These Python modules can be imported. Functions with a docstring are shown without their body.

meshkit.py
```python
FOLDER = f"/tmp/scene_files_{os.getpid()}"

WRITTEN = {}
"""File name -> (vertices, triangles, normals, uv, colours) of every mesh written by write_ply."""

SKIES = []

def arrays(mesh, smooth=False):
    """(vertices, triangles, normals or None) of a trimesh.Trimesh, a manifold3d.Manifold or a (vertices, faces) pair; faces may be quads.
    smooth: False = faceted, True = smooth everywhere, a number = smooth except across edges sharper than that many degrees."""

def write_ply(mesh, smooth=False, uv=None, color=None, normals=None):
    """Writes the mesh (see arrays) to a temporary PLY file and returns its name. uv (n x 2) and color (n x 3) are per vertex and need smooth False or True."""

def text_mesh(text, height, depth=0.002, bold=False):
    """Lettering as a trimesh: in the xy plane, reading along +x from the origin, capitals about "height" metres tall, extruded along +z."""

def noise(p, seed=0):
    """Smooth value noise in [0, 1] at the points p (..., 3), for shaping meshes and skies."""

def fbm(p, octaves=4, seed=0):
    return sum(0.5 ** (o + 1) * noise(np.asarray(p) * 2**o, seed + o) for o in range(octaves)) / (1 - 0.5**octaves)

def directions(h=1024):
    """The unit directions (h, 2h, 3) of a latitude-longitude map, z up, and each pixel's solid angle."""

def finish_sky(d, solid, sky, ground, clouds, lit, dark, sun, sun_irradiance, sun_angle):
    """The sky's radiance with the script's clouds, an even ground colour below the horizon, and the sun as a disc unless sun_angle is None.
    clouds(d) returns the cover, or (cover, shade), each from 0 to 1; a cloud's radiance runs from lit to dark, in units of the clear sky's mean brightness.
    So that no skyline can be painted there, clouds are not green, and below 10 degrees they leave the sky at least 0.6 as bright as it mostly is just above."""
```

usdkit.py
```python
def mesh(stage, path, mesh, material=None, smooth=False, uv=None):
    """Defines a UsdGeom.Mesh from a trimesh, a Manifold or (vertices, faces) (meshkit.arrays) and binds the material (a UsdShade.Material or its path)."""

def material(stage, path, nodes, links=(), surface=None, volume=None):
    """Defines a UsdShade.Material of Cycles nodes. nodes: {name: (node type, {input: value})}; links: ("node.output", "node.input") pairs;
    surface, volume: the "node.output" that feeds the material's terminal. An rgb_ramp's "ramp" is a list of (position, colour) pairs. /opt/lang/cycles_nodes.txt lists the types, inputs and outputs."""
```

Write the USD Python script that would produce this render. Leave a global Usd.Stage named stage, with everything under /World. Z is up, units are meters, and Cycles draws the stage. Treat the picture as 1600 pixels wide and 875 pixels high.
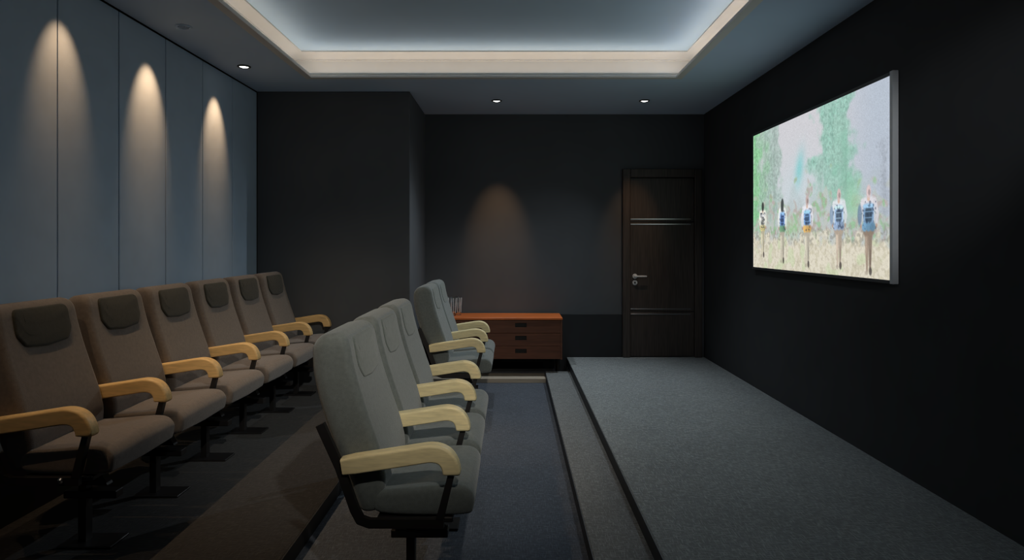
import math, re
import numpy as np, trimesh, usdkit, meshkit
from scipy.interpolate import PchipInterpolator, CubicSpline
from scipy.ndimage import gaussian_filter, zoom as nd_zoom
from shapely.geometry import LineString, Polygon, box as sbox
from shapely.ops import unary_union
from pxr import Usd, UsdGeom, UsdLux, UsdShade, Gf, Sdf

stage = Usd.Stage.CreateInMemory()
UsdGeom.SetStageUpAxis(stage, 'Z'); UsdGeom.SetStageMetersPerUnit(stage, 1.0)
UsdGeom.Xform.Define(stage, '/World'); UsdGeom.Scope.Define(stage, '/World/Looks')
rng = np.random.default_rng(7)

# ------------------------------------------------------------------ camera (focal length 993 px of 1600, horizon at y=380)
CAM_H = 1.43
cam = UsdGeom.Camera.Define(stage, '/World/camera')
cam.CreateHorizontalApertureAttr(36.0); cam.CreateVerticalApertureAttr(36.0 * 875 / 1600)
cam.CreateFocalLengthAttr(36.0 * 993 / 1600)
cam.CreateVerticalApertureOffsetAttr(-57.5 / 1600 * 36)
cam.CreateClippingRangeAttr((0.05, 100.0)); cam.CreateFStopAttr(0.0)
cam.CreateExposureAttr(0.0)
cx = UsdGeom.Xformable(cam); cx.AddTranslateOp().Set((0, 0, CAM_H)); cx.AddRotateXOp().Set(90.0)

# ------------------------------------------------------------------ light levels (radiances; 1.0 shows white)
COVE_WARM = dict(color=(1.0, 0.77, 0.54), power=7.0)
ADDED_COVE_COOL = dict(color=(0.38, 0.68, 1.0), power=3.6)
WALL_SPOT = dict(color=(1.0, 0.57, 0.29), power=7500.0)
SEAT_SPOT = dict(color=(1.0, 0.70, 0.42), power=7500.0)
BACK_SPOT = dict(color=(0.82, 0.93, 1.0), power=20000.0, wall=10000.0)
ADDED_FRONT_SPOT = dict(color=(1.0, 0.95, 0.84), power=3700.0)
ADDED_EDGE_SPOT = dict(color=(0.95, 0.98, 1.0), power=20000.0)
SCREEN_GAIN = 1.0

# ------------------------------------------------------------------ main dimensions
XL, XR, YB, YF = -2.42, 2.145, 7.10, -1.25
CEIL = CAM_H + 1.44
TRAY = (-1.77, 1.455, 2.10, 5.54)          # soffit opening x0, x1, y0, y1; unseen near edge y0 set to dim the foreground
TOP = 3.14                                  # upper ceiling
COL_X, COL_Y = -0.97, 6.03
PLAT_X, PLAT_H = -0.985, 0.085
STEP_X, STEP_H, STAGE_X, STAGE_H, STEP_Y = 0.352, 0.08, 0.612, 0.16, 6.70


def lin(r, g, b):
    f = lambda c: c / 12.92 if c <= 0.04045 else ((c + 0.055) / 1.055) ** 2.4
    return tuple(f(c / 255.0) for c in (r, g, b))


# ------------------------------------------------------------------ prim helpers
used = {}


def numbered(parent, name):
    k = (parent, name); n = used.get(k, 0); used[k] = n + 1
    return f'{parent}/{name}' if n == 0 else f'{parent}/{name}_{n:03d}'


def path_of(p):
    return '/World' if p is None else str(p.GetPath())


def obj(name, mesh, material, parent=None, smooth=35, label=None, uv=None):
    m = usdkit.mesh(stage, numbered(path_of(parent), name), mesh, material, smooth=smooth, uv=uv).GetPrim()
    if label: m.SetCustomDataByKey('label', label)
    return m


def tag(p, label=None, cat=None, group=None, kind=None):
    for k, v in (('label', label), ('category', cat), ('group', group), ('kind', kind)):
        if v: p.SetCustomDataByKey(k, v)
    return p


def thing(name, loc=(0, 0, 0), rotz=0.0, parent=None, **tags):
    x = UsdGeom.Xform.Define(stage, numbered(path_of(parent), name))
    x.AddTranslateOp().Set(tuple(map(float, loc)))
    if rotz: x.AddRotateZOp().Set(float(rotz))
    return tag(x.GetPrim(), **tags)


def dup(root, loc, rotz=0.0, **tags):
    r = thing(re.sub(r'_\d{3}$', '', root.GetName()), loc, rotz, **tags)
    r.GetReferences().AddInternalReference(root.GetPath()); r.SetInstanceable(True)
    return r


def look_rot(direction):
    z = -np.asarray(direction, float); z /= np.linalg.norm(z)
    up = np.array([0, 0, 1.0]) if abs(z[2]) < 0.99 else np.array([0, 1.0, 0])
    x = np.cross(up, z); x /= np.linalg.norm(x); y = np.cross(z, x)
    m = Gf.Matrix4d(1.0)
    for i, r in enumerate((x, y, z)): m.SetRow(i, Gf.Vec4d(*r, 0))
    return m


def place_light(L, pos, direction):
    m = look_rot(direction); m.SetTranslateOnly(Gf.Vec3d(*map(float, pos)))
    UsdGeom.Xformable(L).AddTransformOp().Set(m)


def rect_light(path, pos, direction, w, h, color, power):
    L = UsdLux.RectLight.Define(stage, path)
    L.CreateWidthAttr(w); L.CreateHeightAttr(h); L.CreateIntensityAttr(power); L.CreateColorAttr(Gf.Vec3f(*color))
    place_light(L, pos, direction); return L


def spot_light(path, pos, direction, radius, color, power, angle, soft):
    L = UsdLux.SphereLight.Define(stage, path)
    L.CreateRadiusAttr(radius); L.CreateIntensityAttr(power); L.CreateColorAttr(Gf.Vec3f(*color))
    s = UsdLux.ShapingAPI.Apply(L.GetPrim()); s.CreateShapingConeAngleAttr(angle); s.CreateShapingConeSoftnessAttr(soft)
    place_light(L, pos, direction); return L


# ------------------------------------------------------------------ mesh helpers
def bx(x0, x1, y0, y1, z0, z1, c=0.0):
    if c <= 0:
        m = trimesh.creation.box([x1 - x0, y1 - y0, z1 - z0]); m.apply_translation([(x0 + x1) / 2, (y0 + y1) / 2, (z0 + z1) / 2]); return m
    p = []
    for sx, (a, b) in ((0, (x0, x1)), (1, (x0, x1))):
        for sy in (0, 1):
            for sz in (0, 1):
                X, Y, Z = (x0, x1)[sx], (y0, y1)[sy], (z0, z1)[sz]
                dx, dy, dz = c * (1 - 2 * sx), c * (1 - 2 * sy), c * (1 - 2 * sz)
                p += [(X + dx, Y + dy, Z), (X + dx, Y, Z + dz), (X, Y + dy, Z + dz)]
    return trimesh.convex.convex_hull(np.array(p))


def cat(*ms):
    return trimesh.util.concatenate(list(ms))


def loft(rings, closed_path=False):
    R = np.asarray(rings, float); n, k = R.shape[:2]; v = R.reshape(-1, 3); f = []
    i, j = np.meshgrid(np.arange(n if closed_path else n - 1), np.arange(k), indexing='ij'); i, j = i.ravel(), j.ravel(); i2 = (i + 1) % n; j2 = (j + 1) % k
    f = np.vstack([np.stack([i * k + j, i * k + j2, i2 * k + j2], 1), np.stack([i * k + j, i2 * k + j2, i2 * k + j], 1)])
    if not closed_path:
        v = np.vstack([v, R[0].mean(0), R[-1].mean(0)]); a, b = n * k, n * k + 1; q = np.arange(k); q2 = (q + 1) % k
        f = np.vstack([f, np.stack([np.full(k, a), q2, q], 1), np.stack([np.full(k, b), (n - 1) * k + q, (n - 1) * k + q2], 1)])
    m = trimesh.Trimesh(v, f, process=False)
    if m.volume < 0: m.invert()
    return m


def rounded_rect(a0, a1, b, ra0, ra1, n=6):
    """loop in (a, y): a0..a1, y -b..b; corner radii at a0 (ra0) and a1 (ra1)"""
    p = []
    for (ca, cb, r, t0) in ((a1 - ra1, b - ra1, ra1, 0), (a0 + ra0, b - ra0, ra0, 90), (a0 + ra0, -b + ra0, ra0, 180), (a1 - ra1, -b + ra1, ra1, 270)):
        for t in np.radians(np.linspace(t0, t0 + 90, n)): p.append((ca + r * math.cos(t), cb + r * math.sin(t)))
    return np.array(p)


def extrude_xz(poly, y0, y1):
    m = trimesh.creation.extrude_polygon(poly, y1 - y0)              # (x, z) polygon -> along y
    v = m.vertices.copy(); m.vertices = np.stack([v[:, 0], y0 + v[:, 2], v[:, 1]], 1)
    if m.volume < 0: m.invert()
    return m


def lathe(profile, n=32):
    m = trimesh.creation.revolve(np.array(profile, float), sections=n)
    if m.volume < 0: m.invert()
    return m


def cyl(p0, p1, r, n=16):
    return trimesh.creation.cylinder(r, segment=[p0, p1], sections=n)


def moved(m, v):
    m = m.copy(); m.apply_translation(v); return m


# ------------------------------------------------------------------ materials
def mat(name, base, rough=0.6, vary=0.0, scale=20.0, bump=0.0, bump_scale=200.0, metallic=0.0, spec=0.5, stretch=(1, 1, 1), sheen=0.0, tint2=None, bump_dist=0.002):
    base = np.array(base, float); nodes = {'p': ('principled_bsdf', dict(base_color=tuple(base), roughness=rough, metallic=metallic, specular_ior_level=spec, sheen_weight=sheen))}
    links = []
    if vary > 0 or bump > 0:
        nodes['tc'] = ('geometry', {})
        nodes['mp'] = ('mapping', dict(scale=tuple(map(float, stretch)))); links.append(('tc.position', 'mp.vector'))
    if vary > 0:
        hi = np.array(tint2) if tint2 is not None else base * (1 + vary)
        nodes['n'] = ('noise_texture', dict(scale=scale, detail=4.0, roughness=0.6)); links.append(('mp.vector', 'n.vector'))
        nodes['r'] = ('rgb_ramp', dict(ramp=[(0.30, tuple(base * (1 - vary))), (0.70, tuple(hi))])); links += [('n.fac', 'r.fac'), ('r.color', 'p.base_color')]
    if bump > 0:
        nodes['bn'] = ('noise_texture', dict(scale=bump_scale, detail=3.0)); links.append(('mp.vector', 'bn.vector'))
        nodes['b'] = ('bump', dict(strength=bump, distance=bump_dist)); links += [('bn.fac', 'b.height'), ('b.normal', 'p.normal')]
    return usdkit.material(stage, f'/World/Looks/{name}', nodes, links, surface='p.BSDF')


def carpet(name, base, fleck):
    """short-pile carpet: fine short dashes of lighter yarn in two directions over a mottled ground"""
    base = np.array(base); nodes = {
        'g': ('geometry', {}),
        'm1': ('mapping', dict(scale=(26.0, 150.0, 1.0))), 'm2': ('mapping', dict(scale=(150.0, 26.0, 1.0))),
        'n1': ('noise_texture', dict(scale=1.0, detail=2.0)), 'n2': ('noise_texture', dict(scale=1.0, detail=2.0)),
        'n3': ('noise_texture', dict(scale=3.0, detail=5.0, roughness=0.65)),
        'mx': ('math', dict(math_type='maximum')),
        'r': ('rgb_ramp', dict(ramp=[(0.42, tuple(base * 0.78)), (0.56, tuple(base)), (0.70, tuple(np.array(fleck)))])),
        'r3': ('rgb_ramp', dict(ramp=[(0.3, (0.84, 0.84, 0.84)), (0.7, (1.0, 1.0, 1.0))])),
        'mul': ('mix', dict(mix_type='multiply', fac=1.0)),
        'b': ('bump', dict(strength=0.5, distance=0.004)),
        'p': ('principled_bsdf', dict(roughness=0.95, specular_ior_level=0.1, sheen_weight=0.15))}
    links = [('g.position', 'm1.vector'), ('g.position', 'm2.vector'), ('g.position', 'n3.vector'), ('m1.vector', 'n1.vector'), ('m2.vector', 'n2.vector'),
             ('n1.fac', 'mx.value1'), ('n2.fac', 'mx.value2'), ('mx.value', 'r.fac'), ('n3.fac', 'r3.fac'), ('r.color', 'mul.color1'), ('r3.color', 'mul.color2'),
             ('mul.color', 'p.base_color'), ('mx.value', 'b.height'), ('b.normal', 'p.normal')]
    return usdkit.material(stage, f'/World/Looks/{name}', nodes, links, surface='p.BSDF')


def emit(name, color, strength):
    return usdkit.material(stage, f'/World/Looks/{name}', {'e': ('emission', dict(color=color, strength=strength))}, [], surface='e.emission')


M = {}
M['carpet_blue'] = carpet('carpet_blue', (0.095, 0.110, 0.140), (0.155, 0.175, 0.215))
M['carpet_brown'] = carpet('carpet_brown', (0.034, 0.032, 0.032), (0.056, 0.053, 0.052))
M['carpet_step'] = carpet('carpet_step', (0.23, 0.235, 0.235), (0.35, 0.36, 0.36))
M['carpet_stage'] = carpet('carpet_stage', (0.31, 0.325, 0.325), (0.47, 0.49, 0.49))
M['dark_paint'] = mat('dark_paint', (0.105, 0.112, 0.122), 0.85, vary=0.06, scale=3, bump=0.1, bump_scale=300)
M['black_paint'] = mat('black_paint', (0.062, 0.064, 0.068), 0.9, vary=0.08, scale=3, spec=0.2)
M['panel_fabric'] = mat('panel_fabric', (0.50, 0.63, 0.78), 0.9, vary=0.04, scale=5, bump=0.25, bump_scale=500, spec=0.2)
M['seam_black'] = mat('seam_black', (0.02, 0.022, 0.025), 0.9)
M['ceiling_paint'] = mat('ceiling_paint', (0.62, 0.80, 0.97), 0.9, vary=0.02, scale=2, spec=0.2)
M['soffit_paint'] = mat('soffit_paint', (0.60, 0.75, 0.94), 0.9, vary=0.02, scale=2, spec=0.2)
M['cornice_white'] = mat('cornice_white', (0.78, 0.765, 0.735), 0.7, vary=0.02, scale=4, spec=0.3)
M['near_black'] = mat('near_black', (0.020, 0.021, 0.024), 0.6, vary=0.1, scale=6)
M['door_wood'] = mat('door_wood', (0.075, 0.058, 0.050), 0.45, vary=0.3, scale=6, stretch=(9, 9, 0.6), bump=0.15, bump_scale=30)
M['chrome'] = mat('chrome', (0.75, 0.75, 0.76), 0.25, metallic=1.0, vary=0.03, scale=40)
M['nickel'] = mat('nickel', (0.90, 0.90, 0.90), 0.35, metallic=0.05, vary=0.03, scale=40)
M['frame_grey'] = mat('frame_grey', (0.80, 0.82, 0.84), 0.45, vary=0.03, scale=10)  # paler copy for the near frame side, light put into its colour
M['frame_dark'] = mat('frame_dark', (0.10, 0.105, 0.11), 0.5, vary=0.03, scale=10)
M['fabric_grey'] = mat('fabric_grey', (0.162, 0.180, 0.174), 0.9, vary=0.12, scale=60, bump=0.5, bump_scale=420, sheen=0.3, spec=0.2)
M['fabric_grey_dark'] = mat('fabric_grey_dark', (0.140, 0.160, 0.145), 0.9, vary=0.12, scale=60, bump=0.5, bump_scale=420, sheen=0.3, spec=0.2)
M['fabric_brown'] = mat('fabric_brown', (0.185, 0.152, 0.130), 0.9, vary=0.12, scale=60, bump=0.5, bump_scale=420, sheen=0.3, spec=0.2)
M['fabric_olive'] = mat('fabric_olive', (0.044, 0.044, 0.036), 0.9, vary=0.15, scale=60, bump=0.5, bump_scale=420, sheen=0.2, spec=0.2)
M['arm_wood'] = mat('arm_wood', (0.92, 0.77, 0.44), 0.45, vary=0.15, scale=5, stretch=(2, 14, 14), spec=0.4)
M['arm_wood_warm'] = mat('arm_wood_warm', (0.88, 0.58, 0.25), 0.45, vary=0.15, scale=5, stretch=(2, 14, 14), spec=0.4)
M['black_metal'] = mat('black_metal', (0.018, 0.016, 0.016), 0.45, vary=0.1, scale=30)
M['teak'] = mat('teak', (0.72, 0.17, 0.035), 0.4, vary=0.25, scale=4, stretch=(0.8, 9, 9), spec=0.45)  # bright copy of the cabinet wood, overhead light put into its colour
M['teak_front_shaded'] = mat('teak_front_shaded', (0.15, 0.052, 0.026), 0.45, vary=0.25, scale=4, stretch=(0.8, 9, 9))  # darker copy of the same wood, shade put into the upright faces
M['slot_black'] = mat('slot_black', (0.012, 0.010, 0.009), 0.6, vary=0.1, scale=30)
M['sill_wood'] = mat('sill_wood', (0.50, 0.42, 0.33), 0.6, vary=0.12, scale=4, stretch=(0.6, 8, 8))
M['downlight_ring'] = mat('downlight_ring', (0.10, 0.105, 0.11), 0.4, vary=0.02, scale=20)
M['glass'] = usdkit.material(stage, '/World/Looks/glass', {'p': ('principled_bsdf', dict(base_color=(0.92, 0.95, 0.96), roughness=0.04, transmission_weight=1.0, ior=1.5)), 'g': ('geometry', {}), 'n': ('noise_texture', dict(scale=60.0)), 'b': ('bump', dict(strength=0.1, distance=0.002))},
                             [('g.position', 'n.vector'), ('n.fac', 'b.height'), ('b.normal', 'p.normal')], surface='p.BSDF')
M['highlight_white'] = mat('highlight_white', (0.85, 0.87, 0.88), 0.25, vary=0.05, scale=60)
M['lens_on'] = emit('lens_on', (1.0, 0.98, 0.94), 2.2)
M['lens_dim'] = emit('lens_dim', (0.8, 0.9, 1.0), 0.03)

# ================================================================== THE ROOM
S = dict(kind='structure')
T = 0.12
tag(obj('floor', bx(XL, STEP_X, YF, YB, -T, 0), M['carpet_blue'], smooth=False), 'blue-grey carpeted main floor of the home cinema', kind='structure')
tag(obj('seating_platform', bx(XL, PLAT_X, YF, COL_Y, 0, PLAT_H, 0.004), M['carpet_brown'], smooth=False), 'low brown-carpeted platform under the back row of seats', kind='structure')
tag(obj('stage_step', bx(STEP_X, STAGE_X, YF, STEP_Y, -T, STEP_H, 0.004), M['carpet_step'], smooth=False), 'narrow carpeted step in front of the stage', kind='structure')
tag(obj('stage_step', bx(STEP_X, STAGE_X, STEP_Y, YB, -T, 0), M['carpet_blue'], smooth=False), 'carpeted floor strip behind the end of the stage step', kind='structure')
tag(obj('stage', bx(STAGE_X, XR, YF, YB, -T, STAGE_H, 0.004), M['carpet_stage'], smooth=False), 'wide grey carpeted stage in front of the projection wall', kind='structure')
tag(obj('trim_1', bx(COL_X, STEP_X - 0.006, 6.50, 6.775, 0, 0.045, 0.003), M['sill_wood'], smooth=False), 'pale low wooden sill on the floor in front of the cabinet', kind='structure')

for q_, dims in enumerate(((STEP_X - 0.005, STEP_X, YF, STEP_Y, 0, STEP_H - 0.004), (STAGE_X - 0.005, STAGE_X, YF, YB - 0.02, STEP_H, STAGE_H - 0.004), (PLAT_X, PLAT_X + 0.005, YF, COL_Y, 0, PLAT_H - 0.004))):  # near-black strips that paint the riser shade along each edge
    tag(obj(f'trim_{q_ + 3}', bx(*dims), M['near_black'], smooth=False), ('black strip painting the shade on the riser of the low step', 'black strip painting the shade on the riser of the stage edge', 'black strip painting the shade on the riser of the seating platform')[q_], kind='structure')

# left wall of upright fabric panels with dark seams
wl = thing('wall_left', kind='structure', label='grey-blue left wall of tall upholstered panels')
obj('backing', bx(XL - T, XL - 0.022, YF, YB, -T, TOP + 0.1), M['seam_black'], wl, smooth=False)
pw = (COL_Y - 3.385) / 5.0
y1 = COL_Y; k = 0
while y1 > YF + 0.01:
    y0 = max(y1 - pw, YF)
    g = 0.0028 if k in (1, 5) else 0.0045
    obj('panel', bx(XL - 0.024, XL, y0 + g, y1 - g, 0.0, CEIL - 0.012, 0.003), M['panel_fabric'], wl, smooth=False)
    y1 = y0; k += 1
tag(obj('shade_strip_left', bx(XL, XL + 0.014, YF, COL_Y, PLAT_H, PLAT_H + 0.36, 0.003), M['near_black'], smooth=False), 'added black strip painting the shade along the left wall under the seats', kind='structure')  # added dark strip, paints the shade beneath the back row
tag(obj('wall_back', bx(XL, XR, YB, YB + T, -T, TOP + 0.1), M['dark_paint'], smooth=False), 'charcoal painted back wall with the door', kind='structure')
tag(obj('wall_column', bx(XL, COL_X, COL_Y, YB, -T, CEIL - 0.002, 0.004), M['dark_paint'], smooth=False), 'charcoal projecting wall corner behind the back row', kind='structure')
tag(obj('wall_right', bx(XR, XR + T, YF, YB, -T, TOP + 0.1), M['black_paint'], smooth=False), 'black right wall carrying the screen', kind='structure')
tag(obj('wall_front', bx(XL, XR, YF - T, YF, -T, TOP + 0.1), M['dark_paint'], smooth=False), 'charcoal wall behind the camera', kind='structure')
tag(obj('trim_2', bx(COL_X, 1.228, YB - 0.016, YB, 0, 0.64, 0.003), M['near_black'], smooth=False), 'black band along the foot of the back wall', kind='structure')  # near-black band from the floor to about cabinet height

# ceiling: upper panel, soffit ring, recess walls, crown moulding, lip
x0, x1, ty0, ty1 = TRAY
CV = 0.20                                                     # how far the cove runs back over the soffit
tag(obj('ceiling', bx(XL, XR, YF, YB, TOP, TOP + 0.1), M['ceiling_paint'], smooth=False), 'blue-grey recessed upper ceiling', kind='structure')
sof = sbox(XL, YF, XR, YB).difference(sbox(x0, ty0, x1, ty1))
m = trimesh.creation.extrude_polygon(sof, 0.03); m.apply_translation([0, 0, CEIL])
tag(obj('soffit', m, M['soffit_paint'], smooth=False), 'lowered grey ceiling border around the lit recess', kind='structure')


def ring_mould(profile, rx0, rx1, ry0, ry1):
    """sweep a closed (out, z) profile around a rectangle with mitred corners; out > 0 goes away from the middle of the room"""
    rings = []
    for (sx, sy) in ((0, 0), (1, 0), (1, 1), (0, 1)):
        rings.append([((rx1 + o) if sx else (rx0 - o), (ry1 + o) if sy else (ry0 - o), z) for o, z in profile])
    return loft(rings, closed_path=True)


cove = thing('cornice', kind='structure', label='cream cornice of the recessed ceiling with hidden cove lighting')
obj('recess_wall', ring_mould([(CV, CEIL + 0.03), (CV + 0.05, CEIL + 0.03), (CV + 0.05, TOP), (CV, TOP)], *TRAY), M['cornice_white'], cove, smooth=False)
crown = [(CV, TOP), (CV - 0.10, TOP), (CV - 0.10, TOP - 0.012), (CV - 0.085, TOP - 0.016), (CV - 0.065, TOP - 0.026), (CV - 0.045, TOP - 0.040), (CV - 0.03, TOP - 0.050), (CV - 0.018, TOP - 0.054), (CV - 0.018, TOP - 0.066), (CV, TOP - 0.068)]
obj('crown_moulding', ring_mould(crown, *TRAY), M['cornice_white'], cove, smooth=25)
lip = [(0.03, CEIL - 0.004), (0.03, CEIL + 0.045), (-0.005, CEIL + 0.045), (-0.012, CEIL + 0.036), (-0.012, CEIL + 0.022), (-0.03, CEIL + 0.012), (-0.03, CEIL - 0.004)]
obj('lip_moulding', ring_mould(lip, *TRAY), M['cornice_white'], cove, smooth=False)
zc_of = dict(warm=CEIL + 0.050, added_cool=CEIL + 0.0415)
for nm, c, off, tilt in (('warm', COVE_WARM, 0.090, 0.15), ('added_cool', ADDED_COVE_COOL, 0.06, 7.0)):  # cool strips are added, invented to brighten the middle of the ceiling
    for side, (px, py, dx, dy, w, h) in {
            'left': (x0 - off, (ty0 + ty1) / 2, 1, 0, 0.03, ty1 - ty0 + 0.1), 'right': (x1 + off, (ty0 + ty1) / 2, -1, 0, 0.03, ty1 - ty0 + 0.1),
            'rear': ((x0 + x1) / 2, ty1 + off, 0, -1, x1 - x0 + 0.1, 0.03), 'front': ((x0 + x1) / 2, ty0 - off, 0, 1, x1 - x0 + 0.1, 0.03)}.items():
        L = UsdLux.RectLight.Define(stage, f'/World/cornice/{nm}_strip_{side}')
        thin = lambda q_: q_ if nm == 'warm' or q_ > 0.1 else 0.014
        L.CreateWidthAttr(thin(w)); L.CreateHeightAttr(thin(h)); L.CreateIntensityAttr(c['power'] * ({'left': 0.7, 'right': 1.0} if nm == 'warm' else {'left': 0.6, 'right': 1.6}).get(side, 1.0)); L.CreateColorAttr(Gf.Vec3f(*c['color']))
        zdir = -np.array([dx * tilt, dy * tilt, 1.0]); zdir /= np.linalg.norm(zdir)
        ax = np.array([1.0, 0, 0]) if dy else np.cross([0, 1.0, 0], zdir)
        ay = np.cross(zdir, ax)
        mm = Gf.Matrix4d(1.0)
        for i, r in enumerate((ax, ay, zdir)): mm.SetRow(i, Gf.Vec4d(*map(float, r), 0))
        mm.SetTranslateOnly(Gf.Vec3d(px, py, zc_of[nm])); UsdGeom.Xformable(L).AddTransformOp().Set(mm)


# ------------------------------------------------------------------ door
d = thing('door_1', (0, 0, 0), kind='structure', label='dark brown panelled door with paired inlay strips at the stage end')
YD = YB - 0.001
L0, L1, R0, R1 = 1.230, 1.314, 2.030, 2.112
DT = 2.162
obj('door_frame', cat(bx(L0, L1, YD - 0.05, YD, STAGE_H, DT + 0.094, 0.006), bx(R0, R1, YD - 0.05, YD, STAGE_H, DT + 0.094, 0.006), bx(L1, R0, YD - 0.05, YD, DT, DT + 0.094, 0.006)), M['door_wood'], d, smooth=False)
zs = [STAGE_H + 0.006, CAM_H - 107 / 140.0, CAM_H + 33 / 140.0, DT - 0.004]
for a, b in zip(zs[:-1], zs[1:]):
    obj('door_panel', bx(L1 + 0.003, R0 - 0.003, YD - 0.022, YD, a + 0.004, b - 0.004, 0.003), M['door_wood'], d, smooth=False)
for z in (CAM_H + 37.5 / 140, CAM_H + 29.5 / 140, CAM_H - 102.5 / 140, CAM_H - 110.5 / 140):
    obj('inlay_strip', bx(L1 + 0.005, R0 - 0.04, YD - 0.027, YD - 0.02, z - 0.006, z + 0.006, 0.002), M['chrome'], d, smooth=False, label='thin metal inlay strip')
hx, hz = 191.5 / 140, CAM_H - 51.5 / 140


def facing_wall(profile, n=32):
    m = lathe(profile, n); v = m.vertices.copy(); m.vertices = np.stack([v[:, 0], -v[:, 2], v[:, 1]], 1)
    if m.volume < 0: m.invert()
    return m


ros = facing_wall([(0, 0), (0.028, 0), (0.028, 0.006), (0.025, 0.009), (0.011, 0.010), (0.010, 0.045), (0, 0.045)])
pts = [(0, 0.04), (0.02, 0.045), (0.06, 0.045), (0.118, 0.043)]
lever = cat(*[trimesh.convex.convex_hull(np.vstack([trimesh.creation.icosphere(2, r).vertices * (1, 0.8, 1) + (p[0], -p[1], 0) for p, r in ((a, 0.0095), (b, 0.009))])) for a, b in zip(pts[:-1], pts[1:])])
h = obj('door_handle', moved(ros, (hx, YD - 0.022, hz)), M['nickel'], d, label='satin metal lever handle')
obj('lever', moved(lever, (hx, YD - 0.022, hz)), M['nickel'], h)
e = obj('key_escutcheon', moved(facing_wall([(0.009, 0), (0.028, 0), (0.028, 0.006), (0.024, 0.009), (0.009, 0.009), (0.009, 0)]), (hx, YD - 0.022, hz - 0.072)), M['nickel'], d, label='round satin metal keyhole plate')
obj('keyhole', moved(cyl((0, 0, 0), (0, -0.004, 0), 0.0088), (hx, YD - 0.022, hz - 0.072)), M['slot_black'], e)


# ================================================================== SCREEN (picture painted into vertex colours of a flat glowing sheet)
SX, SY0, SY1, SZ0, SZ1 = 2.122, 3.553, 5.589, 1.222, 2.370


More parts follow.
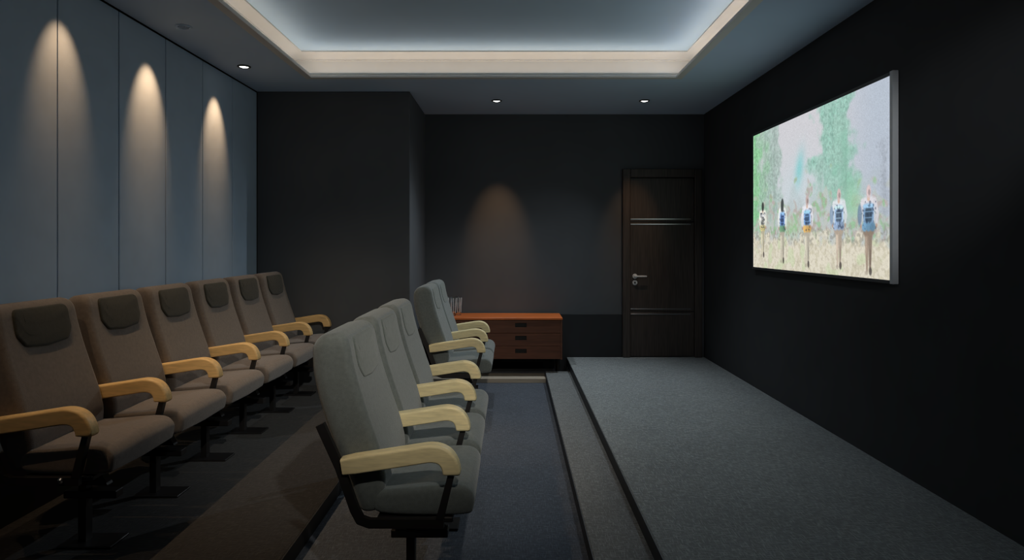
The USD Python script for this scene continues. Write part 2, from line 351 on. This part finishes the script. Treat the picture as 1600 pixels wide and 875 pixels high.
def paint_screen(W=400, H=224):
    r = np.random.default_rng(11)
    yy, xx = np.mgrid[0:H, 0:W]; u = xx / (W - 1); v = yy / (H - 1)
    img = np.zeros((H, W, 3))
    noise = lambda s, seed: gaussian_filter(np.random.default_rng(seed).standard_normal((H, W)), s) * s * 3.5
    c = lambda *a: np.array(a, float)

    def over(mask, col):
        nonlocal img
        img = img * (1 - mask[..., None]) + np.broadcast_to(col, img.shape) * mask[..., None]

    sm = lambda a, b, x: np.clip((x - a) / (b - a), 0, 1) ** 2 * (3 - 2 * np.clip((x - a) / (b - a), 0, 1))
    img[:] = c(208, 207, 212)
    over(sm(0.62, 0.95, u) * 0.8, c(178, 190, 205))
    over(np.exp(-((u - 0.42) / 0.2) ** 2 - ((v - 0.5) / 0.25) ** 2) * 0.6, c(196, 214, 220))
    over(np.exp(-((u - 0.44) / 0.035) ** 2 - ((v - 0.34 + (u - 0.44) * 1.2) / 0.10) ** 2) * 0.75, c(128, 204, 206))
    # far tree line
    over(sm(0.45, 0.62, v + 0.05 * noise(8, 1)) * 0.55, c(178, 190, 190))

    def tree(cu, half, top, bot, col, seed, dens):
        n = noise(4.5, seed) * 0.5 + 0.5 * noise(11, seed + 50)
        w = half * (0.60 + 0.40 * sm(top, bot, v) + 0.15 * np.sin(v * 40 + seed) + 0.08 * np.sin(v * 21 + 2 * seed))
        s = (1 - np.abs(u - cu) / np.maximum(w, 1e-3)) + 0.40 * n
        mk = sm(-0.05, 0.55, s) * 0.86 * sm(top - 0.02, top + 0.02, v) * (1 - sm(bot - 0.2, bot, v)) * dens
        over(mk, col)
        over(sm(0.1, 1.0, noise(2.6, seed + 9) + 0.4 * s) * mk * 0.40, np.array(col) * 0.88)
        over(sm(0.2, 0.9, noise(1.3, seed + 19)) * mk * 0.55, np.minimum(np.array(col) * 1.16, 240))
        over(sm(0.4, 1.0, noise(1.1, seed + 29)) * mk * 0.45, np.array(col) * 0.74)
        over(np.exp(-((u - cu) / 0.010) ** 2) * sm(top, top + 0.2, v) * (1 - sm(bot, bot + 0.08, v)) * 0.25, np.array(col) * 0.8)

    tree(0.03, 0.15, -0.3, 0.80, c(140, 204, 150), 3, 0.95)
    tree(0.13, 0.11, -0.3, 0.74, c(164, 194, 176), 5, 0.8)
    tree(0.22, 0.09, -0.2, 0.72, c(168, 190, 182), 13, 0.8)
    tree(0.68, 0.15, -0.25, 0.60, c(150, 196, 180), 7, 0.95)
    tree(0.74, 0.12, 0.10, 0.66, c(162, 200, 186), 27, 0.7)
    tree(0.60, 0.07, 0.30, 0.60, c(168, 200, 190), 29, 0.6)
    tree(0.76, 0.10, 0.20, 0.70, c(146, 196, 176), 17, 0.6)
    tree(0.965, 0.05, 0.30, 0.78, c(176, 184, 196), 19, 0.6)
    # undergrowth
    b = sm(0.55, 0.66, v + 0.10 * noise(5, 21)) * (1 - sm(0.74, 0.84, v + 0.05 * noise(4, 22)))
    over(b * 0.65, c(190, 196, 186))
    over(b * sm(0.2, 0.9, noise(3, 23)) * 0.8, c(150, 190, 150))
    over(b * sm(0.1, 0.9, noise(2, 24)) * 0.55, c(182, 160, 160))
    over(np.exp(-((u - 0.80) / 0.05) ** 2 - ((v - 0.60) / 0.10) ** 2) * 0.7, c(150, 205, 165))
    over(np.exp(-((u - 0.38) / 0.07) ** 2 - ((v - 0.72) / 0.06) ** 2) * 0.5, c(160, 200, 150))
    # sandy ground
    gmask = sm(0.74, 0.82, v + 0.03 * noise(4, 31))
    over(gmask, c(222, 216, 198))
    over(gmask * sm(0.2, 1.0, noise(2.2, 32)) * 0.5, c(196, 190, 165))
    over(gmask * sm(0.5, 1.1, noise(1.1, 36)) * 0.3, c(170, 160, 140))
    over(gmask * sm(0.5, 1.2, noise(5, 33)) * 0.5, c(196, 212, 170))
    over(sm(0.70, 0.76, v) * (1 - sm(0.80, 0.86, v)) * sm(0.3, 0.9, noise(1.4, 34)) * 0.5, c(140, 138, 128))

    # five walkers seen from behind, with packs
    def ell(cu, cv, ru, rv, col, a=1.0, soft=0.25):
        q = np.sqrt(((u - cu) / ru) ** 2 + ((v - cv) / rv) ** 2); over((1 - sm(1 - soft, 1 + soft, q)) * a, col)

    def rec(cu, cv, ru, rv, col, a=1.0, soft=0.2):
        q = (np.abs((u - cu) / ru) ** 4 + np.abs((v - cv) / rv) ** 4) ** 0.25; over((1 - sm(1 - soft, 1 + soft, q)) * a, col)

    def limb(u0, v0, u1, v1, w0, w1, col, a=1.0):
        du, dv = u1 - u0, (v1 - v0) * 0.56; t = np.clip(((u - u0) * du + (v - v0) * 0.56 * dv) / (du * du + dv * dv), 0, 1)
        dist = np.hypot(u - u0 - t * du, (v - v0) * 0.56 - t * dv); w = w0 + (w1 - w0) * t
        over((1 - sm(0.6, 1.4, dist / w)) * a, col)

    spec = [(0.103, 0.525, 0.92, (240, 240, 228), (206, 208, 200), (66, 70, 68), (214, 206, 178), (228, 214, 150), 0),
            (0.294, 0.520, 0.955, (238, 243, 240), (104, 134, 188), (74, 80, 80), (206, 198, 182), (120, 168, 132), 1),
            (0.500, 0.522, 0.97, (232, 232, 238), (112, 146, 192), (196, 176, 172), (212, 205, 188), (240, 190, 110), 2),
            (0.718, 0.515, 0.965, (224, 230, 234), (140, 166, 196), (214, 190, 188), (206, 190, 172), (160, 186, 220), 3),
            (0.887, 0.520, 0.985, (222, 220, 226), (112, 140, 168), (220, 198, 198), (168, 150, 134), (120, 166, 200), 4)]
    for cu, vt, vb, shirt, pack, hair, leg, roll, k in spec:
        Hh = vb - vt; z = lambda q: vt + q * Hh
        wide = (0.98, 0.98, 1.14, 1.26, 1.30)[k]
        for sg in (-1, 1):
            limb(cu + sg * 0.009, z(0.48), cu + sg * 0.008, z(0.95), 0.0095 * wide, 0.0045, np.array(leg) * (0.96 if sg < 0 else 0.84), 0.95)
        rec(cu + 0.010, z(0.80), 0.0045, 0.09 * Hh, np.array(leg) * 0.72, 0.7); rec(cu - 0.012, z(0.66), 0.004, 0.10 * Hh, np.minimum(np.array(leg) * 1.12, 240), 0.7)
        ell(cu + 0.010, z(0.955), 0.0075, 0.022, c(86, 80, 76), 0.85); ell(cu - 0.010, z(0.975), 0.008, 0.012, c(170, 160, 146), 0.7)
        rec(cu, z(0.48), 0.022 * wide, 0.085 * Hh, np.array(leg) * 0.86)
        rec(cu, z(0.275), 0.027 * wide, 0.155 * Hh, c(*shirt))
        for sg in (-1, 1):
            limb(cu + sg * 0.025 * wide, z(0.17), cu + sg * 0.035 * wide, z(0.33), 0.0085, 0.0075, np.array(shirt) * (0.99 if sg < 0 else 0.96))
            limb(cu + sg * 0.035 * wide, z(0.33), cu + sg * 0.031 * wide, z(0.43), 0.007, 0.005, np.array(shirt) * 0.93)
            ell(cu + sg * 0.031 * wide, z(0.45), 0.005, 0.012, c(176, 140, 124), 0.7)
        rec(cu, z(0.325), 0.0215 * wide, 0.125 * Hh, np.minimum(np.array(pack) * 1.18, 240)); rec(cu, z(0.33), 0.0140 * wide, 0.080 * Hh, np.array(pack) * 0.58, 0.9)
        rec(cu, z(0.225), 0.022 * wide, 0.022 * Hh, np.minimum(np.array(pack) * 1.5, 242), 0.9)
        for q_ in (0.29, 0.36): rec(cu, z(q_), 0.016 * wide, 0.006 * Hh, np.minimum(np.array(pack) * 1.3, 236), 0.7)
        for o_ in (-0.016, 0.0, 0.016): ell(cu + o_ * wide, z(0.46), 0.0105 * wide, 0.024, np.array(roll) * (1.0, 0.9, 0.82)[int(o_ / 0.016) + 1], 0.9)
        if k == 0:
            over(sm(0.3, 0.9, noise(1.2, 41)) * (np.abs(u - cu) < 0.022) * (np.abs(v - z(0.32)) < 0.14 * Hh) * 0.8, c(86, 90, 88))
        if k >= 3: ell(cu - 0.036 * wide, z(0.32), 0.012, 0.12 * Hh, np.array(pack) * 0.92, 0.75)
        over(sm(0.6, 1.2, noise(1.1, 60 + k)) * (np.abs(u - cu) < 0.03 * wide) * (np.abs(v - z(0.33)) < 0.16 * Hh) * 0.5, c(52, 62, 82))
        rec(cu, z(0.125), 0.007, 0.022, c(216, 188, 172)); ell(cu + 0.001, z(0.065), 0.0118, 0.034, c(*hair))
        if k == 1: rec(cu, z(0.11), 0.0125, 0.036, c(*hair), 0.95)
        if k >= 2: ell(cu + 0.004, z(0.075), 0.006, 0.016, np.array(hair) * 0.72, 0.8)
    img = gaussian_filter(img, (0.4, 0.4, 0))
    img *= (1 + 0.022 * r.standard_normal((H, W)))[..., None]
    return np.clip(img, 0, 255)


img = paint_screen(); H_, W_ = img.shape[:2]
a = img / 255.0; lin_img = np.where(a <= 0.04045, a / 12.92, ((a + 0.055) / 1.055) ** 2.4)
uu, vv = np.meshgrid(np.linspace(0, 1, W_), np.linspace(0, 1, H_))
V = np.stack([np.full(uu.size, SX), SY1 - uu.ravel() * (SY1 - SY0), SZ1 - vv.ravel() * (SZ1 - SZ0)], 1)
ii, jj = np.meshgrid(np.arange(H_ - 1), np.arange(W_ - 1), indexing='ij'); q = (ii * W_ + jj).ravel()
F = np.vstack([np.stack([q, q + W_, q + W_ + 1], 1), np.stack([q, q + W_ + 1, q + 1], 1)])
M['screen'] = usdkit.material(stage, '/World/Looks/screen', {'a': ('attribute', {'attribute': 'picture'}), 'e': ('emission', dict(strength=SCREEN_GAIN))}, [('a.color', 'e.color')], surface='e.emission')
scr = thing('projection_screen', (0, 0, 0), label='glowing screen on the black right wall showing five hikers in a misty forest', cat='screen')
pic = obj('screen_picture', trimesh.Trimesh(V, F, process=False), M['screen'], scr, smooth=False, label='bright pale forest picture with five backpackers seen from behind')
UsdGeom.PrimvarsAPI(pic).CreatePrimvar('picture', Sdf.ValueTypeNames.Color3fArray, 'vertex').Set([Gf.Vec3f(*map(float, c)) for c in lin_img.reshape(-1, 3)])
fb = 0.030
obj('screen_backing', bx(SX + 0.002, XR - 0.001, SY0, SY1, SZ0, SZ1), M['frame_dark'], scr, smooth=False)
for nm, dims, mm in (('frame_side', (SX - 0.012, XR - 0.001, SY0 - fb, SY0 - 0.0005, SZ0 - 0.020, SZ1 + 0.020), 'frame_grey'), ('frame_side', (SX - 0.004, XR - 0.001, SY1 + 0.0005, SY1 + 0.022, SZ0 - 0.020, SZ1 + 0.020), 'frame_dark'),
                     ('frame_rail', (SX - 0.004, XR - 0.001, SY0 - 0.0005, SY1 + 0.0005, SZ1 + 0.0005, SZ1 + 0.020), 'frame_dark'), ('frame_rail', (SX - 0.004, XR - 0.001, SY0 - 0.0005, SY1 + 0.0005, SZ0 - 0.020, SZ0 - 0.0005), 'frame_dark')):
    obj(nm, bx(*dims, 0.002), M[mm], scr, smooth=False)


# ================================================================== DOWNLIGHTS
def downlight(x, y, label, lens, group=None):
    ring_mat = M['downlight_ring'] if lens == 'lens_on' else M['soffit_paint']
    t = thing('downlight', (x, y, CEIL), label=label, cat='ceiling light', group=group)
    obj('ring', lathe([(0.036, 0.0), (0.052, -0.0005), (0.054, -0.004), (0.050, -0.009), (0.040, -0.010), (0.036, -0.006), (0.036, 0.0)], 40), ring_mat, t)
    dome = lathe([(0, -0.013), (0.012, -0.0125), (0.024, -0.011), (0.032, -0.008), (0.0358, -0.005), (0.0358, -0.0006), (0, -0.0006)], 32)
    obj('lens', dome, M[lens], t)
    return t


wy = [5.17, 4.22, 3.40, 2.55, 1.70]  # nearest pair is added out of view to light the back row
names = ['small lit round ceiling downlight over the far end of the back row', 'unlit-looking round downlight near the left wall, second from the far end of the soffit', 'round downlight above the left wall, third from the far end of the soffit', 'added unseen downlight above the left wall, fourth from the far end of the soffit', 'added unseen downlight above the left wall, fifth from the far end of the soffit']
for i, y in enumerate(wy):
    t = downlight(-2.18, y, names[i], 'lens_on' if i == 0 else 'lens_dim', 'downlights along the left soffit')
    p = str(t.GetPath())
    spot_light(p + '/wall_beam', (-0.0, 0, -0.020), (-0.46, 0, -1), 0.010, WALL_SPOT['color'], WALL_SPOT['power'] * (1.0, 1.0, 0.55, 0.35, 0.35)[i], 22.5, 0.95)
    spot_light(p + '/seat_beam', (0.012, 0, -0.020), ((0.30, 0.30, 0.32, 0.34, 0.40)[i], (0, 0, 0.10, 0.30, 0.55)[i], -1), 0.010, SEAT_SPOT['color'], SEAT_SPOT['power'] * (1.0, 1.0, 1.2, 1.0, 0.8)[i], 33, 1.0)
for i, (x, lab) in enumerate(((-0.155, 'small lit round downlight in the ceiling above the cabinet'), (1.336, 'small lit round downlight in the ceiling above the door'))):
    t = downlight(x, 6.41, lab, 'lens_on', 'downlights before the back wall')
    p = str(t.GetPath())
    spot_light(p + '/floor_beam', (0, -0.010, -0.020), ((0.05, -0.50)[i], (-0.25, -0.40)[i], -1), 0.010, BACK_SPOT['color'], BACK_SPOT['power'] * (0.55, 1.0)[i], (50, 56)[i], 1.0)
    spot_light(p + '/wall_beam', (0, 0.010, -0.020), (0, 0.50, -1), 0.010, WALL_SPOT['color'], BACK_SPOT['wall'] * (0.95, 0.45)[i], 17, 1.0)


t = downlight(0.35, 0.20, 'added unseen downlight in the near soffit, aimed at the front row', 'lens_on')  # lamp added out of view to brighten the front row
spot_light(str(t.GetPath()) + '/seat_beam', (0, 0.01, -0.020), (-0.90, 3.4, -1.92), 0.040, ADDED_FRONT_SPOT['color'], ADDED_FRONT_SPOT['power'], 21, 1.0)
t = downlight(1.336, 0.20, 'added unseen downlight in the near soffit, aimed at the screen frame', 'lens_dim')  # lamp added out of view to brighten the near frame edge
spot_light(str(t.GetPath()) + '/added_edge_beam', (0, 0.01, -0.020), (0.79, 3.29, -1.05), 0.010, ADDED_EDGE_SPOT['color'], ADDED_EDGE_SPOT['power'], 11, 1.0)


# ================================================================== CINEMA CHAIRS (built facing +x, row along +y, arms every 0.56 m)
PITCH = 0.56
st = np.array([  # front x, z, rear x, z, half width
    (-0.130, 0.405, -0.190, 0.398, 0.225), (-0.112, 0.430, -0.212, 0.410, 0.242), (-0.100, 0.53, -0.250, 0.50, 0.248), (-0.120, 0.63, -0.285, 0.60, 0.250),
    (-0.160, 0.75, -0.330, 0.72, 0.250), (-0.202, 0.88, -0.370, 0.85, 0.248), (-0.228, 0.98, -0.390, 0.955, 0.246), (-0.240, 1.040, -0.392, 1.015, 0.242), (-0.256, 1.070, -0.380, 1.050, 0.232), (-0.285, 1.086, -0.350, 1.076, 0.205)])
tt = np.arange(len(st)); fine = np.concatenate([np.linspace(0, 2, 7), np.linspace(2, 7, 16)[1:], np.linspace(7, 9, 8)[1:]])
spl = PchipInterpolator(tt, st)


def make_back():
    rings = []
    for s in fine:
        fx, fz, rx, rz, hw = spl(s); d = np.array([fx - rx, fz - rz]); t = np.linalg.norm(d); d /= t
        rf, rr = min(0.030, 0.42 * t), min(0.065, 0.52 * t)
        if rf + rr > t * 0.96: k = t * 0.96 / (rf + rr); rf *= k; rr *= k
        lp = rounded_rect(0, t, hw, rr, rf, 7)
        rings.append([(rx + d[0] * a_, y_, rz + d[1] * a_) for a_, y_ in lp])
    return loft(rings)


def make_head_pad(thick=1.0):
    pts = []
    W2, z0_, z1_, r_ = 0.165, 0.0, 0.175, 0.065
    P = Polygon([(-W2, z1_), (-W2 * 1.02, 0.06), (-W2 * 0.8, 0.012), (0, 0.0), (W2 * 0.8, 0.012), (W2 * 1.02, 0.06), (W2, z1_)]).buffer(-0.03).buffer(0.03, 6)
    rings = []
    for inset, h_ in ((0.0, -0.010), (0.0, 0.004), (0.003, 0.008), (0.009, 0.011), (0.05, 0.014)):
        Q = P.buffer(-inset) if inset else P
        L_ = Q.exterior; rings.append([(*L_.interpolate(k_ / 64.0, normalized=True).coords[0], h_) for k_ in range(64)])
    m = loft(rings); v = m.vertices.copy()
    s = np.interp(0.885 + v[:, 1], spl(fine)[:, 1], fine); q_ = spl(s); dn = np.stack([q_[:, 0] - q_[:, 2], q_[:, 1] - q_[:, 3]], 1); dn /= np.linalg.norm(dn, axis=1, keepdims=True)
    dn = np.array([math.cos(math.radians(13)), math.sin(math.radians(13))])
    hh = np.where(v[:, 2] > 0, v[:, 2] * thick, v[:, 2]); m.vertices = np.stack([q_[:, 0] + dn[0] * hh, v[:, 0], q_[:, 1] + dn[1] * hh], 1)
    if m.volume < 0: m.invert()
    return m


def make_cushion():
    c_ = np.array([(-0.150, 0.425), (-0.135, 0.480), (-0.05, 0.494), (0.08, 0.505), (0.175, 0.509), (0.222, 0.494), (0.243, 0.455), (0.236, 0.412), (0.195, 0.390), (0.02, 0.388), (-0.11, 0.396)])
    cs = CubicSpline(np.arange(len(c_) + 1), np.vstack([c_, c_[:1]]), bc_type='periodic'); p = cs(np.linspace(0, len(c_), 56, endpoint=False)); ctr = np.array([0.05, 0.448])
    rings = []
    for y_, inx, inz in ((-0.262, 0.030, 0.030), (-0.2605, 0.016, 0.016), (-0.254, 0.006, 0.006), (-0.244, 0.001, 0.001), (-0.20, 0, 0), (0, 0, -0.006), (0.20, 0, 0), (0.244, 0.001, 0.001), (0.254, 0.006, 0.006), (0.2605, 0.016, 0.016), (0.262, 0.030, 0.030)):
        k = np.array([1 - inx / 0.2, 1 - inz / 0.06]); rp = ctr + (p - ctr) * k; rings.append([(a_, y_, b_) for a_, b_ in rp])
    m = loft(rings); m.vertices[:, 1] *= 0.2485 / 0.262
    return m


def make_arm(y):
    c_ = np.array([(-0.250, 0.596), (-0.14, 0.613), (-0.034, 0.629), (0.055, 0.643), (0.095, 0.645), (0.125, 0.636), (0.146, 0.616), (0.157, 0.590), (0.160, 0.566)])
    sp = CubicSpline(np.arange(len(c_)), c_); t = np.concatenate([np.linspace(0, 3, 8), np.linspace(3, 8, 20)[1:]]); p = sp(t); dv = sp(t, 1); dv /= np.linalg.norm(dv, axis=1, keepdims=True)
    rings = []
    for i_, (pp, dd) in enumerate(zip(p, dv)):
        n_ = np.array([-dd[1], dd[0]]); e_ = min(i_, len(p) - 1 - i_); k = 0.90 if e_ == 0 else 1.0
        th = 0.033 * k
        if e_ == 0: rings_extra = True
        lp = rounded_rect(-th, th, 0.030 * k, 0.007, 0.011, 4)
        rings.append([(pp[0] + n_[0] * a_, y + b_, pp[1] + n_[1] * a_) for a_, b_ in lp])
    return loft(rings)


def make_frame(y):
    bar = lambda pts, w: LineString(pts).buffer(w, cap_style=2, join_style=2)
    P = unary_union([LineString([(-0.335, 0.750), (-0.262, 0.590), (-0.205, 0.430), (-0.185, 0.392), (-0.150, 0.379), (0.130, 0.379)]).buffer(0.0165, cap_style=2, join_style=1), bar([(-0.262, 0.580), (-0.235, 0.596)], 0.02)])
    return extrude_xz(P, y - 0.011, y + 0.011)


def make_post(y):
    P = Polygon([(0.147, 0.572), (0.172, 0.572), (0.130, 0.396), (0.100, 0.396)])
    return extrude_xz(P, y - 0.013, y + 0.013)


def make_chair(name, fab, pad, wood, near_arm, bolt):
    t = thing(name)
    b = obj('backrest', make_back(), M[fab], t, smooth=45)
    obj('head_cushion', make_head_pad(0.5 if pad == 'fabric_grey_dark' else 1.0), M[pad], b, smooth=45, label='darker head cushion')
    obj('seat', make_cushion(), M[fab], t, smooth=45)
    obj('seat_pan', bx(-0.13, 0.16, -0.25, 0.25, 0.366, 0.387, 0.004), M['black_metal'], t, smooth=False)
    ped = obj('pedestal', cat(bx(-0.055, -0.020, -0.022, 0.022, 0.008, 0.30), extrude_xz(Polygon([(-0.022, 0.366), (0.022, 0.366), (0.075, 0.262), (-0.075, 0.262)]), -0.02, 0.02), bx(-0.05, 0.04, -0.03, 0.03, 0.30, 0.366)), M['black_metal'], t, smooth=False)
    obj('cross_bar', bx(-0.118, 0.118, -0.028, 0.028, 0.205, 0.238, 0.003), M['black_metal'], ped, smooth=False)
    obj('foot_plate', bx(-0.12, 0.12, -0.07, 0.07, 0.0, 0.010, 0.003), M['black_metal'], ped, smooth=False)
    for y in ((-PITCH / 2,) if near_arm else ()) + (PITCH / 2,):
        obj('armrest', make_arm(y), M[wood], t, smooth=40, label='curved blond wooden armrest')
        f_ = obj('side_frame', make_frame(y), M['black_metal'], t, smooth=False)
        obj('arm_post', make_post(y), M['black_metal'], f_, smooth=False)
    if bolt:
        obj('bolt', moved(facing_wall([(0, 0), (0.012, 0), (0.012, 0.006), (0.006, 0.012), (0, 0.012)], 12), (0.060, -PITCH / 2 - 0.011, 0.384)), M['chrome'], t, label='small chrome bolt')
    return t


def move(o, loc):
    UsdGeom.Xformable(o).GetOrderedXformOps()[0].Set(tuple(map(float, loc)))


# back row on the platform: arm lines at 2.58 + k * 0.56
A0 = 2.583
back_labels = ['brown cinema chair at the near end of the back row, cut off on the left', 'second brown cinema chair from the near end of the back row', 'third brown cinema chair from the near end of the back row',
               'fourth brown cinema chair from the near end of the back row', 'next-to-last brown cinema chair at the far end of the back row', 'brown cinema chair at the far end of the back row, beside the charcoal wall corner']
end_b = make_chair('back_row_chair', 'fabric_brown', 'fabric_olive', 'arm_wood_warm', True, True)
mid_b = make_chair('back_row_chair', 'fabric_brown', 'fabric_olive', 'arm_wood_warm', False, False)
for k in range(6):
    loc = (-1.885, A0 + (k + 0.5) * PITCH, PLAT_H)
    o = end_b if k == 0 else (mid_b if k == 1 else dup(mid_b, loc))
    move(o, loc); tag(o, back_labels[k], 'cinema chair', 'back row of brown cinema chairs')
# front row on the main floor: a block of three, an aisle, a block of two
end_f = make_chair('front_row_chair', 'fabric_grey', 'fabric_grey_dark', 'arm_wood', True, False)
mid_f = make_chair('front_row_chair', 'fabric_grey', 'fabric_grey_dark', 'arm_wood', False, False)
front = [(-0.385, 2.388, 'grey cinema chair nearest the camera in the front row, its side frame in full view'), (-0.388, 2.948, 'grey cinema chair in the middle of the nearer block of three'), (-0.391, 3.508, 'grey cinema chair at the far side of the nearer block, before the gap'),
         (-0.402, 5.035, 'grey cinema chair just beyond the gap in the front row'), (-0.405, 5.595, 'grey cinema chair at the far end of the front row, nearest the wooden cabinet')]
for k, (x, ya, lab) in enumerate(front):
    loc = (x, ya + PITCH / 2, 0)
    o = (end_f, mid_f)[k] if k < 2 else dup(end_f if k == 3 else mid_f, loc)
    move(o, loc); tag(o, lab, 'cinema chair', 'front row of grey cinema chairs')


# ================================================================== CABINET
CX0, CX1, CY0, CY1, CZ0, CZ1 = -0.87, 0.522, 6.60, 7.06, 0.222, 0.655
cb = thing('cabinet', (0, 0, 0), label='low reddish teak cabinet with three drawers against the back wall', cat='cabinet')
obj('carcass', cat(bx(CX0, CX1, CY0 + 0.022, CY1, CZ0, CZ0 + 0.02), bx(CX0, CX0 + 0.02, CY0 + 0.022, CY1, CZ0 + 0.02, CZ1 - 0.022), bx(CX1 - 0.02, CX1, CY0, CY1, CZ0 + 0.0, CZ1 - 0.022), bx(CX0 + 0.02, CX1 - 0.02, CY1 - 0.012, CY1, CZ0 + 0.02, CZ1 - 0.022), bx(CX0 + 0.02, CX1 - 0.02, CY0 + 0.03, CY0 + 0.045, CZ0 + 0.02, CZ1 - 0.022)), M['teak_front_shaded'], cb, smooth=False)
obj('table_top', bx(CX0 - 0.004, CX1 + 0.004, CY0 - 0.006, CY1, CZ1 - 0.022, CZ1, 0.003), M['teak'], cb, smooth=False, label='orange-brown wooden top, painted brighter as if lit from above')
for xa, xb in ((CX0 + 0.004, -0.345), (-0.339, CX1 - 0.022)):
    hgt = (CZ1 - 0.024 - CZ0 - 0.004) / 3.0
    for k in range(3):
        za = CZ0 + 0.004 + k * hgt
        xc = 0.092 if xa > -0.5 else (xa + xb) / 2
        fr = sbox(xa, za + 0.002, xb, za + hgt - 0.002).difference(sbox(xc - 0.060, za + hgt / 2 - 0.006, xc + 0.060, za + hgt / 2 + 0.038))
        dr = obj('drawer', extrude_xz(fr, CY0, CY0 + 0.02), M['teak_front_shaded'], cb, smooth=False)
        obj('finger_slot', cat(bx(xc - 0.060, xc + 0.060, CY0 + 0.016, CY0 + 0.021, za + hgt / 2 - 0.006, za + hgt / 2 + 0.038), bx(xc - 0.060, xc + 0.060, CY0 + 0.004, CY0 + 0.016, za + hgt / 2 - 0.006, za + hgt / 2 - 0.002)), M['slot_black'], dr, smooth=False)
for x in (CX0 + 0.05, CX1 - 0.03):
    for y in (CY0 + 0.21, CY1 - 0.06):
        obj('leg', trimesh.convex.convex_hull(np.vstack([cyl((x, y, CZ0 - 0.002), (x, y, CZ0), 0.018).vertices, cyl((x, y, 0.0), (x, y, 0.004), 0.012).vertices])), M['slot_black'], cb)

# glassware standing at the left end of the cabinet top
def tumbler_profile(h_):
    return [(0, 0), (0.021, 0), (0.0225, 0.003), (0.0225, 0.012), (0.0205, 0.022), (0.0215, 0.06), (0.0245, 0.12), (0.0290, h_ - 0.002), (0.0282, h_), (0.0270, h_ - 0.002), (0.0228, 0.12), (0.0195, 0.06), (0.0170, 0.026), (0, 0.022)]


gl = ['tall tumbler partly hidden by the grey chair back', 'tall tumbler standing second from the chair back', 'tall tumbler standing third from the chair back', 'tall tumbler at the open right side of the glassware']
for k, x in enumerate((-0.732, -0.674, -0.625, -0.573)):
    hg = 0.205 - 0.007 * (k % 2)
    g = thing('tumbler', (x, 6.80 + 0.065 * (k % 2), CZ1), label=gl[k], cat='glass', group='glassware on the cabinet')
    obj('glass_body', lathe(tumbler_profile(hg), 24), M['glass'], g, smooth=30)
    for q_ in range(6):
        th = 2 * math.pi * (q_ + 0.27 * k) / 6; c_, s_ = math.cos(th), math.sin(th)
        obj('highlight_rib', trimesh.convex.convex_hull(np.vstack([trimesh.creation.icosphere(1, r_).vertices + (c_ * d_, s_ * d_, z_) for r_, d_, z_ in ((0.0022, 0.0215, 0.028), (0.0040, 0.0245, 0.11), (0.0030, 0.0285, 0.185))])), M['highlight_white'], g)  # white ribs stand in for bright highlights down the glass
